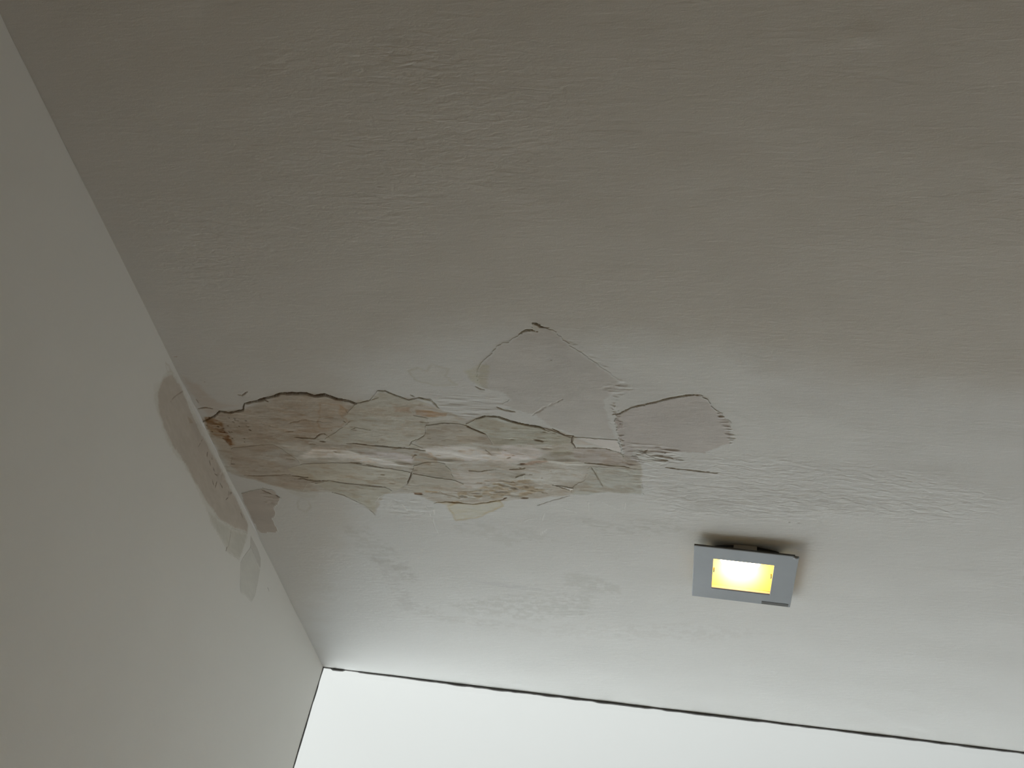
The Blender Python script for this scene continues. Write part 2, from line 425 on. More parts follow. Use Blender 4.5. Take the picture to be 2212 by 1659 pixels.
# hollows
for p, ru, rv, a in [((1213, 977), 14, 2.2, -.5), ((1163, 951), 6, 1.2, -.8), ((1184, 969), 5, 1.4, -.6), ((1128, 1002.5), 4, 1.2, -1.2), ((1107, 949), 2, 1.2, -.8),
                     ((760, 962), 14, 1.6, -.5)]:
    S.bulge(p, ru, rv, a, math.radians(-4))
S.tint([(1187, 970), (1215, 968), (1240, 976), (1225, 984), (1195, 982)], (.86, .85, .78), 4, 3, seed=50)
S.tint([(1150, 947), (1165, 949), (1176, 953), (1172, 957), (1155, 953)], (.42, .34, .27), 1.2, 1, seed=51)
S.tint([(1122, 1003), (1134, 1000), (1152, 995), (1180, 993), (1186, 998), (1160, 1001), (1140, 1006)], (.86, .70, .62), 1.5, 1, seed=52)
S.tint([(1121, 1001), (1135, 1001), (1132, 1005), (1123, 1005)], (.5, .38, .32), 1, .6, seed=53)
# rust and tannin stains
S.tint([(439, 899), (462, 903), (482, 912), (484, 926), (500, 945), (506, 962), (497, 967), (486, 950), (468, 944), (452, 936), (442, 922)], (.82, .70, .57), 3, 3, .7, seed=54)
S.tint([(440, 900), (470, 904), (484, 914), (486, 930), (450, 925)], (.74, .62, .50), 1.5, 2, thr=-.1, seed=55)
S.tint([(470, 928), (488, 930), (502, 948), (505, 962), (498, 966), (484, 948)], (.60, .42, .28), 1.6, 2, thr=-.05, seed=56)
S.tint([(895, 884), (915, 884), (967, 892), (965, 900), (915, 899), (898, 894)], (.86, .70, .57), 1.2, 2, .6, seed=57)
S.tint([(848, 876), (886, 880), (884, 890), (850, 888)], (.95, .84, .78), 2, 2, .5, seed=58)
S.tint([(893, 1063), (914, 1064), (912, 1069), (895, 1068)], (.55, .38, .27), 1, .8, seed=59)
S.tint([(915, 1058), (948, 1061), (945, 1065), (920, 1062)], (.86, .70, .52), 1.4, 1, seed=60)
S.tint([(736, 872), (752, 886), (738, 900), (730, 890)], (.95, .84, .72), 1.5, 1.5, .4, seed=61)
S.ring([(640, 1085), (652, 1076), (668, 1082), (672, 1095), (660, 1105), (645, 1100)], (.90, .89, .85), 1.1, 2, 72)
S.tint([(600, 1050), (660, 1058), (690, 1066), (680, 1080), (640, 1072)], (.94, .935, .91), 3, 3, .5, seed=73)
S.ring([(690, 868), (735, 872), (752, 886), (740, 899), (752, 910), (735, 920), (690, 925)], (.90, .80, .70), 1.0, 2, 62)
run = [(967, 1092), (976, 1109), (987, 1125), (1012, 1120), (1040, 1115), (1063, 1104), (1087, 1093), (1080, 1082), (1020, 1091), (990, 1085)]
S.tint(run, (.965, .935, .84), 2, 1.5, .4, seed=63)
S.ring(run, (.90, .82, .66), 1.3, 1.5, 64)
S.tint([(936, 1085), (990, 1081), (1000, 1088), (960, 1090)], (.93, .85, .72), 1.2, 1.5, .4, seed=65)
crumb = [(1060, 1040), (1110, 1030), (1170, 1040), (1180, 1060), (1120, 1076), (1060, 1078), (990, 1080), (985, 1062), (1030, 1058)]
S.tint(crumb, (.86, .77, .64), 2, 2, thr=.08, seed=66, su=130, sv=260)
S.rough(crumb, 1.0, 110, 240, 67, oct=4)
S.tint([(880, 972), (930, 975), (945, 990), (960, 1000), (930, 1005), (895, 1010), (893, 990)], (.90, .82, .75), 1.5, 2, thr=.0, seed=68)
S.tint([(600, 870), (700, 868), (730, 890), (720, 930), (640, 940), (580, 920)], (.96, .91, .86), 4, 3, thr=.1, seed=69)
S.tint([(637, 945), (660, 942), (680, 955), (660, 962)], (.85, .75, .67), 2, 2, thr=-.1, seed=70)
S.tint([(470, 900), (530, 893), (545, 925), (500, 945), (480, 920)], (.94, .93, .90), 3, 3, thr=.25, seed=71)
# --- filler skims and loose flakes, each a piece of its own
olive = (.975, .985, .955); pink = (.90, .87, .845); brown = (.97, .935, .90)
S.patch('filler_patch', [(437, 911), (463, 900), (475, 889), (495, 892), (524, 886), (528, 872), (567, 864), (575, 860), (597, 855), (606, 850), (634, 849),
        (662, 849), (681, 855), (702, 853), (725, 861), (750, 865), (769, 871), (748, 884), (752, 895), (742, 908), (750, 915), (735, 925), (700, 935), (650, 938), (600, 942), (540, 955), (500, 945), (470, 930)],
        2.4, .25, (.975, .965, .965), warp=1.2, fu=140, fv=200, seed=101, mottle=.11)
S.patch('filler_patch', [(769, 871), (797, 865), (817, 844), (832, 845), (859, 855), (881, 863), (902, 860), (931, 862), (940, 872), (900, 876), (890, 884), (893, 897), (925, 903), (920, 918), (918, 938), (887, 958),
        (918, 970), (860, 966), (772, 957), (740, 958), (700, 950), (742, 922), (756, 910), (745, 900), (754, 887)], .9, .5, (.985, .99, .965), warp=.9, seed=102, mottle=.07)
S.patch('filler_patch', [(920, 919), (955, 913), (991, 915), (1007, 920), (1050, 938), (1066, 961), (1020, 958), (953, 964), (915, 963), (895, 955), (919, 938)], 1.0, .2, (.87, .84, .80), warp=1.2, seed=103, mottle=.13)
S.patch('filler_patch', [(1007, 916), (1028, 904), (1047, 899), (1076, 900), (1105, 910), (1134, 917), (1168, 922), (1190, 929), (1220, 941), (1236, 946), (1233, 958), (1195, 962), (1150, 958), (1100, 962), (1068, 961), (1050, 938)],
        1.4, .2, (.895, .915, .875), warp=.7, seed=104, mottle=.08)
S.patch('filler_patch', [(1155, 706), (1140, 716), (1121, 723), (1099, 738), (1081, 743), (1065, 756), (1050, 775), (1035, 790), (1030, 815), (1035, 833), (1052, 842), (1085, 848), (1100, 862), (1082, 873), (1115, 888), (1151, 895),
        (1190, 923), (1240, 941), (1303, 947), (1334, 949), (1326, 930), (1318, 911), (1313, 888), (1308, 866), (1330, 845), (1346, 830), (1325, 811), (1298, 792), (1267, 770), (1224, 740), (1191, 711), (1172, 706)],
        0.8, .08, (.89, .865, .85), axis=(1, .5), warp=1.8, fu=140, fv=300, seed=105, mottle=.06, feather=3.0, fray=.8)
S.patch('paint_flake', [(1150, 700), (1158, 698), (1168, 703), (1168, 710), (1156, 715), (1148, 709)], 1.6, 1.0, (.93, .92, .88), warp=.6, seed=106)
S.patch('paint_flake', [(1240, 944), (1270, 946), (1303, 948), (1334, 951), (1340, 965), (1343, 978), (1325, 973), (1307, 968), (1275, 966), (1244, 966), (1235, 957)],
        .8, 1.5, (1.22, 1.26, 1.33), warp=.6, seed=107, mottle=.03)
S.patch('filler_patch', [(1330, 895), (1340, 893), (1363, 880), (1405, 871), (1441, 862), (1477, 855), (1502, 853), (1517, 855), (1531, 865), (1542, 881), (1556, 892), (1571, 905), (1582, 917), (1576, 930), (1580, 945), (1578, 958),
        (1546, 970), (1522, 979), (1441, 979), (1412, 979), (1378, 972), (1366, 984), (1392, 1002), (1361, 1007), (1345, 1000), (1346, 975), (1338, 945), (1328, 915)],
        1.5, .06, (.845, .80, .785), axis=(1, 1.0), warp=2.0, fu=60, fv=420, seed=108, mottle=.05, fray=1.0, feather=1.5)
S.patch('filler_patch', [(1236, 968), (1275, 968), (1307, 969), (1342, 979), (1358, 1006), (1300, 1002), (1252, 997), (1240, 985)], .3, 1.0, (.97, .935, .96), warp=1.0, seed=109, mottle=.1)
S.patch('filler_patch', [(1273, 1007), (1310, 1009), (1387, 1013), (1385, 1034), (1391, 1069), (1340, 1066), (1311, 1063), (1270, 1071), (1235, 1069), (1236, 1050), (1262, 1038)],
        .3, .7, (.945, .98, .985), warp=.9, fu=60, fv=260, seed=110, mottle=.05, feather=2.0, fray=.8)
S.patch('filler_patch', [(655, 1003), (700, 1000), (756, 1000), (828, 1011), (877, 1017), (888, 1021), (878, 1046), (857, 1058), (833, 1050), (747, 1042), (711, 1036), (675, 1040), (640, 1030), (620, 1012)],
        .7, .9, (1.05, 1.05, 1.01), warp=.9, seed=111, mottle=.08)
S.patch('filler_patch', [(680, 1044), (711, 1038), (747, 1044), (834, 1053), (850, 1061), (832, 1067), (818, 1074), (812, 1085), (811, 1110), (800, 1100), (790, 1091), (765, 1079), (741, 1068), (718, 1062), (696, 1053)],
        .6, 1.6, (.98, .985, .94), warp=.8, seed=112, mottle=.05)
S.patch('filler_patch', [(892, 1022), (938, 1030), (980, 1036), (1002, 1046), (985, 1056), (949, 1063), (893, 1064), (878, 1050)], 1.2, .4, (.97, .96, .93), warp=.8, seed=113, mottle=.06)
S.patch('plaster_shard', [(890, 1018), (895, 1004), (915, 999), (942, 996), (960, 1000), (973, 1016), (980, 1033), (938, 1028)], .8, 1.2, (.85, .82, .77), warp=1.0, seed=114, mottle=.2)
S.patch('filler_patch', [(519, 1066), (545, 1058), (568, 1054), (589, 1058), (607, 1075), (605, 1085), (589, 1096), (597, 1110), (588, 1121), (602, 1150), (566, 1154), (553, 1140), (538, 1108)],
        .7, .5, (.78, .715, .665), warp=2.2, fu=110, fv=110, seed=115, mottle=.10)
S.patch('filler_patch', [(500, 968), (545, 962), (590, 958), (640, 990), (655, 1010), (690, 1036), (664, 1046), (655, 1060), (597, 1048), (571, 1043), (545, 1030), (519, 1025), (500, 1000)],
        .5, .6, (.96, .945, .94), warp=1.5, seed=116, mottle=.10)
S.patch('paint_flake', [(1122, 1027), (1135, 1024), (1134, 1033), (1120, 1035), (1113, 1031)], 1.4, 1.4, (1.1, 1.12, 1.14), warp=.5, seed=117)
S.patch('paint_flake', [(1240, 1054), (1215, 1050), (1195, 1048), (1220, 1056), (1238, 1061)], 1.2, 1.2, (1.2, 1.22, 1.28), warp=.5, seed=118)
S.patch('paint_flake', [(1372, 972), (1388, 976), (1410, 988), (1440, 998), (1430, 1002), (1395, 998), (1378, 986)], .5, 1.0, (1.10, 1.11, 1.11), warp=.8, seed=119)
S.patch('paint_flake', [(890, 990), (897, 982), (903, 983), (893, 996)], 1.4, 1.4, (1.0, .98, .95), warp=.3, seed=120)
# --- cracks: open grooves with dirt in them; some patch-edge tints also hold shade
dk = (.42, .36, .30)
S.line([(437, 911), (463, 899), (475, 888), (495, 891), (524, 885), (528, 871), (567, 863), (575, 859), (597, 854), (606, 849), (662, 849), (681, 854), (702, 852), (725, 860), (750, 864), (769, 871)], 1.9, 2.8, (.36, .29, .24), 1.0, 201, fu=160, fv=200)  # dirty crack, its tint also holding the shade of the proud edge
S.line([(769, 871), (797, 864), (817, 858)], 1.0, .8, (.7, .68, .62), .6, 202)
S.line([(817, 843), (832, 844), (859, 855), (881, 863), (902, 859)], 1.0, .9, (.68, .66, .58), .6, 203)
S.line([(888, 852), (900, 858), (930, 863), (942, 875), (948, 882)], 1.5, 1.2, (.62, .60, .52), 1.0, 204, gaps=.15)
S.line([(748, 959), (772, 959), (800, 962), (859, 967), (890, 969), (919, 973)], 1.5, 2.4, (.40, .34, .29), .5, 205)
S.line([(756, 998), (775, 1001), (790, 1003), (805, 1006), (828, 1010)], 1.7, 2.4, (.36, .31, .26), .5, 206, gaps=.2)
S.line([(675, 1041), (711, 1037), (747, 1043), (790, 1047), (834, 1052)], 1.3, 1.6, (.5, .46, .40), .4, 207)
S.line([(718, 1063), (741, 1069), (765, 1080), (790, 1092), (800, 1100)], 1.6, 1.4, (.56, .46, .38), 1.0, 208, gaps=.2)
S.line([(798, 1100), (803, 1105), (810, 1111)], 1.6, 1.2, (.5, .42, .36), .8, 209, gaps=.25)
S.line([(1007, 920), (1030, 929), (1050, 938)], 1.2, 1.8, (.5, .42, .35), .4, 210)
S.line([(1028, 904), (1047, 899), (1076, 900), (1105, 910), (1134, 917), (1168, 922), (1184, 930)], 1.2, 1.6, (.5, .46, .39), .6, 211)
S.line([(1193, 926), (1220, 939), (1238, 941), (1235, 953), (1244, 966), (1274, 967), (1307, 968), (1341, 977)], 1.3, 1.8, (.48, .43, .38), .7, 212)
S.line([(1253, 998), (1275, 1000), (1300, 1003), (1330, 1006), (1360, 1009)], 1.4, 1.8, (.48, .42, .35), .5, 213)
S.line([(1437, 1010), (1480, 1015), (1549, 1022)], 1.3, 1.3, (.68, .65, .60), .8, 214)
S.line([(1276, 1008), (1284, 1018), (1293, 1034), (1302, 1050)], 1.1, .9, (.78, .74, .67), .4, 215)
S.line([(1323, 895), (1340, 893), (1363, 879), (1405, 870), (1441, 861), (1477, 854), (1502, 852), (1515, 855)], 1.1, 1.1, (.66, .61, .54), .4, 216)  # tint paints the shadow line along the patch's upper edge
S.line([(1121, 722), (1135, 713), (1150, 713), (1162, 716)], 1.4, 1.2, (.58, .55, .47), .5, 217)
S.line([(1150, 698), (1160, 700), (1168, 706), (1185, 709)], 1.5, 1.6, (.52, .48, .43), .5, 218)
S.line([(890, 1019), (886, 1030), (880, 1044)], 1.2, 1.8, (.52, .46, .40), .5, 219)
S.line([(918, 938), (905, 948), (890, 952), (885, 961)], 1.1, 1.0, (.68, .64, .57), .7, 220)
S.line([(756, 928), (768, 923), (785, 925), (800, 929)], 1.0, .7, (.78, .75, .68), .8, 221)
S.line([(678, 948), (690, 938), (700, 936), (712, 945)], 1.2, 1.0, (.62, .55, .48), .8, 222)
S.line([(637, 944), (650, 946), (680, 947)], 1.4, 1.4, (.55, .46, .39), .7, 223)
S.line([(690, 953), (702, 955)], 1.4, 1.4, (.5, .42, .36), .4, 224)
S.line([(630, 1027), (650, 1030), (668, 1031)], 1.6, 2.0, (.48, .42, .36), .7, 225)
S.line([(636, 1034), (655, 1033), (665, 1036), (700, 1040)], 1.3, 1.5, (.58, .52, .46), .9, 226)
S.line([(525, 1026), (560, 1028), (600, 1026), (630, 1024)], 1.1, .8, (.74, .69, .63), .8, 227)
S.line([(937, 1086), (960, 1084), (992, 1086), (1022, 1089), (1060, 1084), (1087, 1079)], 1.3, 1.2, (.72, .60, .47), .8, 228)
S.line([(1087, 1079), (1095, 1075)], 2.0, 1.5, (.52, .38, .28), .6, 229)
S.line([(1125, 1076), (1140, 1076)], 1.6, 1.2, (.62, .48, .40), .6, 230)
S.line([(1190, 1046), (1210, 1051), (1236, 1058)], 1.2, 1.2, (.74, .71, .66), .7, 231)
S.line([(1160, 1092), (1190, 1082), (1235, 1069)], 1.2, .8, (.82, .80, .76), 1.0, 232)
S.line([(1010, 1016), (1035, 1019), (1070, 1013)], 1.2, 1.0, (.78, .73, .66), 1.0, 233)
S.line([(1100, 1014), (1130, 1013), (1133, 1010)], 1.2, 1.2, (.66, .62, .54), .6, 234)
S.line([(1072, 879), (1090, 886), (1113, 889)], 1.6, 1.2, (.66, .63, .55), 1.0, 235, gaps=.1)
S.line([(1096, 893), (1105, 896), (1113, 905)], 1.5, 1.2, (.64, .60, .53), 1.0, 236, gaps=.2)
S.line([(1028, 834), (1038, 840), (1049, 841)], 1.3, 1.0, (.68, .64, .54), .6, 237)
S.line([(1150, 897), (1175, 880), (1215, 862)], 1.6, .6, (.92, .90, .88), 1.5, 238, gaps=.1)
S.line([(930, 1064), (950, 1062), (1000, 1078)], 1.0, .5, (.8, .72, .62), 1.2, 239, gaps=.2)
S.line([(895, 1066), (903, 1067), (913, 1067)], 1.6, 1.6, (.5, .36, .28), .6, 240)
S.line([(513, 852), (523, 855), (534, 845)], 1.5, 1.2, (.55, .48, .42), .8, 241, gaps=.1)
S.line([(425, 883), (445, 880), (462, 884)], 1.0, 1.0, (.62, .54, .47), .4, 242)
S.line([(422, 862), (428, 870)], 2.2, .8, (.66, .56, .49), .6, 243)
S.line([(374, 770), (382, 770)], 2.2, .5, (.78, .68, .62), .8, 244)
S.line([(570, 862), (580, 866)], 1.4, 1.2, (.55, .47, .41), .4, 245)
S.line([(1366, 986), (1392, 977), (1400, 971)], 1.2, .9, (.70, .66, .62), 1.0, 246, gaps=.15)
S.line([(1412, 985), (1430, 986), (1450, 990), (1465, 997)], 1.3, .7, (.76, .71, .67), .9, 247, gaps=.3)
S.line([(1415, 993), (1445, 996), (1460, 1000)], 1.3, .7, (.74, .68, .64), .8, 248, gaps=.3)
S.line([(565, 1058), (580, 1064), (606, 1075)], 1.5, 1.2, (.55, .45, .37), 1.4, 249, gaps=.15)
S.line([(500, 1002), (507, 1002)], 1.4, .6, (.25, .22, .20), .1, 250, taper=False)
S.line([(560, 914), (590, 920), (660, 905), (700, 912)], 1.0, .5, (.84, .78, .72), 2.0, 251, gaps=.25)
S.line([(905, 910), (925, 912)], 1.4, .6, (.72, .66, .58), .6, 252)
S.line([(1050, 972), (1062, 983), (1075, 983)], 1.0, .8, (.76, .66, .60), .5, 253)
S.line([(1095, 989), (1102, 988)], 1.4, 1.0, (.62, .56, .50), .3, 254)
# comb marks of the filling knife
S.rough([(1312, 868), (1326, 866), (1345, 905), (1352, 950), (1350, 985), (1338, 960), (1326, 915)], 0.5, 230, 560, 270, thr=.12, mult=(.86, .83, .81), feather=2.5)
S.rough([(1545, 885), (1575, 905), (1590, 950), (1575, 965), (1560, 920)], 1.0, 60, 700, 271, feather=2.5)
S.rough([(1350, 950), (1470, 965), (1480, 1000), (1400, 1000), (1355, 1010)], .9, 80, 480, 272, feather=4)
S.rough([(560, 1060), (607, 1070), (600, 1100), (570, 1095)], .7, 150, 300, 273)
S.rough([(1290, 835), (1345, 815), (1370, 840), (1330, 865)], .6, 160, 420, 274)
S.rough([(930, 850), (1060, 850), (1120, 885), (1000, 905), (950, 880)], .55, 50, 480, 275)
S.rough([(800, 1075), (900, 1075), (950, 1110), (850, 1120)], .5, 140, 260, 276)
S.rough([(1230, 730), (1330, 800), (1310, 800), (1210, 735)], .5, 140, 420, 277)
# pale scratches
for i, pts in enumerate([[(928, 1108), (932, 1122), (934, 1132)], [(934, 1120), (940, 1140), (946, 1150)], [(917, 1090), (922, 1100)], [(866, 1088), (878, 1100), (890, 1112)],
                         [(935, 1090), (938, 1112)], [(1170, 1125), (1176, 1108)], [(1166, 1155), (1182, 1142)], [(1298, 1082), (1310, 1090), (1328, 1098)], [(1271, 1083), (1272, 1105)],
                         [(1160, 1118), (1140, 1122), (1120, 1132)], [(1350, 1088), (1350, 1102)], [(1215, 1098), (1245, 1108)], [(812, 1085), (818, 1074), (830, 1072)]]):
    S.line(pts, 1.0, -.3, (1.2, 1.21, 1.22), .8, 300 + i, gaps=.1)
rng = np.random.RandomState(4)
for i in range(26):                                   # little pits in the stained corner
    px_, py_ = 445 + 95 * rng.rand(), 895 + 60 * rng.rand()
    S.line([(px_, py_), (px_ + 4 * rng.rand() + 1.5, py_ + 2 * rng.rand())], 1.3, .8, (.50, .40, .31), .3, 500 + i)
for i in range(45):                                   # short dashes of lifted undercoat along the belt
    px_, py_ = 560 + 640 * rng.rand(), 0
    py_ = 905 + 150 * rng.rand() + (px_ - 560) * .03
    l = 5 + 16 * rng.rand()
    S.line([(px_, py_), (px_ + l, py_ + l * (.04 + .1 * rng.rand()))], 1.0 + .6 * rng.rand(), .5, (.74, .66, .58), .8, 560 + i, gaps=.1)
# specks of dirt
for i, p in enumerate([(743, 1388), (1095, 1359), (2023, 70), (1999, 124), (1430, 1393), (158, 150), (384, 512), (1190, 777), (443, 825), (808, 1110), (1728, 1130), (1705, 1128), (507, 903), (531, 908)]):
    S.line([(p[0] - 1.5, p[1]), (p[0] + 1.5, p[1] + .5)], 1.1, .3, (.40, .37, .34), .2, 400 + i, taper=False)

# lamp opening in the ceiling (plate corners and opening traced, then squared up)
LAMP_C = np.array([0.5208, -0.3462]); PL = 0.0985
def lamp_hole(u, v): return (np.abs(u - LAMP_C[0]) < 0.037) & (np.abs(v - LAMP_C[1]) < 0.037)
# slab edges above the ceiling sheet
ev, ef = box_data(-.05, RX1, RY0, 0, ZC, ZC + .12)
ef_side = [f for f in ef if f != (0, 3, 2, 1)]
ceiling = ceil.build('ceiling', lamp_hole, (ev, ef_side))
tag(ceiling, 'grey-white painted plaster ceiling with a long belt of peeling filler and stains', 'ceiling', 'structure')

# ================================================================== LEFT WALL
wall = Surface(axis_pts((RY0, -1.05, .1), (-1.05, -0.66, .004), (-0.66, -0.22, .0007), (-0.22, 0.0, .004)),
               axis_pts((0.0, ZC - .45, .1), (ZC - .45, ZC - .135, .004), (ZC - .135, ZC + .008, .0006)),
               on_wall, lambda u, v, h: np.stack([h, u, v], -1), M_WALL, PAINT_W, False)
S = wall
S.H += 0.45 * MM * fbm(S.U * 12, S.V * 12, 803, 3)
S.C *= (1 + 0.015 * fbm(S.U * 8, S.V * 8, 805, 4))[..., None]
out = [(358, 783), (366, 800), (354, 808), (343, 832), (331, 854), (334, 874), (343, 901), (358, 951), (372, 973), (400, 1011), (426, 1059), (444, 1101), (455, 1132), (473, 1159), (491, 1195),
       (517, 1213), (530, 1175), (536, 1155), (538, 1131), (505, 1060), (470, 992), (440, 935), (398, 842), (385, 815)]
S.tint(out, (.92, .915, .89), 2.5, 2.0, .5, seed=811, fu=300, fv=300)
S.tint([(356, 781), (368, 800), (380, 812), (372, 806)], (.9, .86, .82), 2, 1, seed=812)
S.ring([(358, 784), (366, 790), (370, 803), (362, 803)], (.84, .80, .74), .8, .8, 813)
inner = [(352, 815), (372, 806), (392, 835), (430, 925), (470, 998), (505, 1066), (536, 1130), (535, 1152), (500, 1140), (470, 1120), (448, 1090), (425, 1050), (400, 1005), (373, 965), (352, 925), (342, 885), (340, 850)]
S.patch('filler_patch', inner, .15, .5, (.795, .735, .695), axis=(1, 0), warp=1.4, seed=821, mottle=.06, feather=2.5, fray=1.0)
S.patch('filler_patch', [(470, 1120), (500, 1142), (533, 1153), (530, 1172), (517, 1210), (492, 1192), (474, 1158), (456, 1131), (450, 1105)], .3, .3, (.90, .895, .875), axis=(1, 0), warp=1.2, seed=822, mottle=.05, feather=3, fray=1.2)
S.patch('filler_patch', [(541, 1182), (528, 1200), (520, 1213), (518, 1260), (519, 1280), (532, 1288), (544, 1302), (552, 1283), (558, 1250), (562, 1230), (552, 1207)], .35, .5, (.87, .87, .85), axis=(1, 0), warp=.8, seed=823, mottle=.04, feather=1.5, fray=.8)
S.patch('filler_patch', [(542, 1158), (550, 1172), (557, 1186), (563, 1206), (562, 1228), (550, 1205), (541, 1183)], .5, .8, (.80, .79, .77), axis=(1, 0), warp=.4, seed=824, mottle=.03)
S.line([(367, 870), (372, 862), (380, 854), (396, 844)], .9, .7, (.8, .74, .69), .3, 831)
S.line([(367, 870), (363, 900), (368, 940), (378, 965)], .8, -.25, (1.03, 1.03, 1.03), .6, 832)
S.line([(437, 949), (433, 957), (428, 965)], .8, .6, (.35, .31, .28), .2, 833)
S.line([(488, 1190), (490, 1182)], 1.0, .5, (.36, .33, .30), .2, 834, taper=False)
S.line([(578, 1269), (580, 1273), (581, 1277)], 1.0, .4, (.45, .42, .38), .2, 835, taper=False)
S.line([(500, 1135), (497, 1160), (492, 1182)], .8, .5, (.75, .74, .70), .8, 836)
S.line([(530, 1160), (528, 1190), (519, 1215)], 1.0, -.3, (1.06, 1.06, 1.05), .8, 837)
S.tint([(405, 898), (412, 900), (418, 912), (410, 916)], (.84, .78, .72), 1.2, 1.5, .5, seed=838)
S.tint([(330, 828), (345, 825), (342, 842), (332, 850)], (.95, .94, .92), 1.5, 1.5, .5, seed=839)
for i, (p, q) in enumerate([((448, 976), (447, 986)), ((457, 988), (458, 993)), ((452, 995), (455, 1005)), ((463, 1022), (470, 1028)), ((460, 1010), (463, 1018)), ((468, 1040), (464, 1055)), ((474, 1042), (481, 1054)),
                            ((458, 1035), (462, 1048)), ((497, 1062), (496, 1068)), ((494, 1060), (493, 1070)), ((500, 1062), (500, 1066)), ((519, 1106), (524, 1118)), ((488, 1078), (492, 1074))]):
    S.line([p, q], 1.1, .9, (.45, .40, .35), .4, 850 + i)
S.rough([(448, 965), (470, 985), (500, 1050), (485, 1060), (465, 1030)], .6, 200, 200, 861)
wev, wef = box_data(-.22, 0, RY0, 0, 0, ZC + .008)
wef = [f for f in wef if f != (1, 2, 6, 5)]
wall_left = wall.build('wall_left', None, (wev, wef))
tag(wall_left, 'off-white painted side wall with a tapering brown filler patch under the ceiling edge', 'wall', 'structure')

# caulk in the corner between wall and ceiling
M_CAULK = plain('caulk', (.79, .79, .765), .6, 0, .03, 60)
def corner_bead(name, y0, y1, r0, r1, parent, seed):
    n, k = 90, 6
    V, Fc = [], []
    for i in range(n):
        t = i / (n - 1); y = y0 + (y1 - y0) * t
        env = min(1, t * 4, (1 - t) * 4)
        r = (r0 + (r1 - r0) * t) * env * (1 + .3 * float(vnoise(np.array([t * 7.]), np.array([.3]), seed)[0])) + .0002
        V.append((-.001, y, ZC + .001))
        for j in range(k):
            a = j / (k - 1) * math.pi / 2
            V.append((r * (1.25 - .35 * math.sin(2 * a)) * math.cos(a), y, ZC - r * (1.25 - .35 * math.sin(2 * a)) * math.sin(a) * 1.3))
    m1 = k + 1
    for i in range(n - 1):
        for j in range(k - 1):
            a = i * m1 + 1 + j; b = a + m1
            Fc.append((a, a + 1, b + 1, b))
    o = link(name, mesh_from(name, V, Fc, M_CAULK, True), parent)
    return o
def wy(p): return on_wall(p)[0]
corner_bead('caulk_bead', wy((392, 822)), wy((414, 868)), .0003, .0005, wall_left, 901)
corner_bead('caulk_bead', wy((414, 868)), wy((441, 934)), .0006, .0012, wall_left, 902)
corner_bead('caulk_bead', wy((446, 938)), wy((470, 990)), .0003, .0003, wall_left, 903)
corner_bead('caulk_bead', wy((502, 1050)), wy((560, 1170)), .0005, .0006, wall_left, 904)

# ================================================================== REST OF THE ROOM
M_ROOM = plain('room_paint', (.46, .29, .125), .8, 0, .03, 4)
M_FLOOR = plain('oak_floor', (.34, .19, .06), .55, 0, .25, 6)
M_CONC = plain('pale_paving', (.78, .785, .78), .9, 0, .06, 3)
M_ASPH = plain('gravel', (.215, .22, .225), .9, 0, .15, 8)
M_SILL = plain('dark_slate', (.07, .072, .075), .6, 0, .15, 30)
tag(boxes('floor', [(0, RX1, RY0, 0, -.1, 0)], M_FLOOR), 'brown wooden floor of the room', 'floor', 'structure')
tag(boxes('wall_right', [(RX1, RX1 + .2, RY0, 0, 0, ZC)], plain('right_wall_paint', (.80, .70, .52), .8, 0, .03, 4)), 'beige painted wall on the right side', 'wall', 'structure')
tag(boxes('wall_back', [(-.2, RX1 + .2, RY0 - .2, RY0, 0, ZC)], M_ROOM), 'beige painted wall behind the viewer', 'wall', 'structure')
SILL = ZC - .80
tag(boxes('wall_front', [(-.22, RX1 + .2, 0, .2, -.1, SILL - .03)], M_ROOM), 'wall under the wide window', 'wall', 'structure')
tag(boxes('ground', [(-60, 60, .2, 90, -.5, -.14), (-60, -.22, -30, .2, -.5, -.14)], M_ASPH), 'grey gravel yard outside the window', 'ground', 'structure')
tag(boxes('added_dark_strip', [(-.2, 40, .2, 1.9, -.14, -.06)], plain('dark_ground', (.05, .047, .042), .95, 0, .3, 12)), 'unseen dark ground strip added to dim the ceiling by the window', 'added dark strip', 'structure')  # unseen dark strip, added so less light bounces up beside the window
tag(boxes('bounce_paving', [(-9.0, -0.5, .2, 11.0, -.14, -.08)], M_CONC), 'unseen pale paving added to bounce sunlight onto the ceiling', 'bounce_paving', 'structure')  # unseen pale slab, added to throw sunlight up from the left

# ================================================================== WINDOW
def glass_mat():
    mt = bpy.data.materials.new('window_glass'); mt.use_nodes = True
    nt = mt.node_tree; nt.nodes.clear()
    o = nt.nodes.new('ShaderNodeOutputMaterial'); mx = nt.nodes.new('ShaderNodeMixShader')
    t = nt.nodes.new('ShaderNodeBsdfTransparent'); g = nt.nodes.new('ShaderNodeBsdfGlossy')
    t.inputs['Color'].default_value = (.985, .995, .99, 1)
    g.inputs['Roughness'].default_value = .02
    mx.inputs['Fac'].default_value = .03
    nt.links.new(t.outputs[0], mx.inputs[1]); nt.links.new(g.outputs[0], mx.inputs[2]); nt.links.new(mx.outputs[0], o.inputs['Surface'])
    return mt
M_GLASS = glass_mat()
M_SEAL = plain('dark_sealant', (.10, .10, .095), .7, 0, .2, 200)
win = bpy.data.objects.new('window_1', None); COLL.objects.link(win)
win.location = (0, .02, SILL)
tag(win, 'wide bright window filled with white sky, tight under the ceiling', 'window', 'structure')
def wpart(name, me):
    o = link(name, me, win); o.matrix_parent_inverse = Matrix.Translation((0, -.02, -SILL)); return o
v, f = box_data(-.03, RX1, .002, .008, SILL, ZC + .03)
wpart('pane', mesh_from('pane', v, f, M_GLASS))
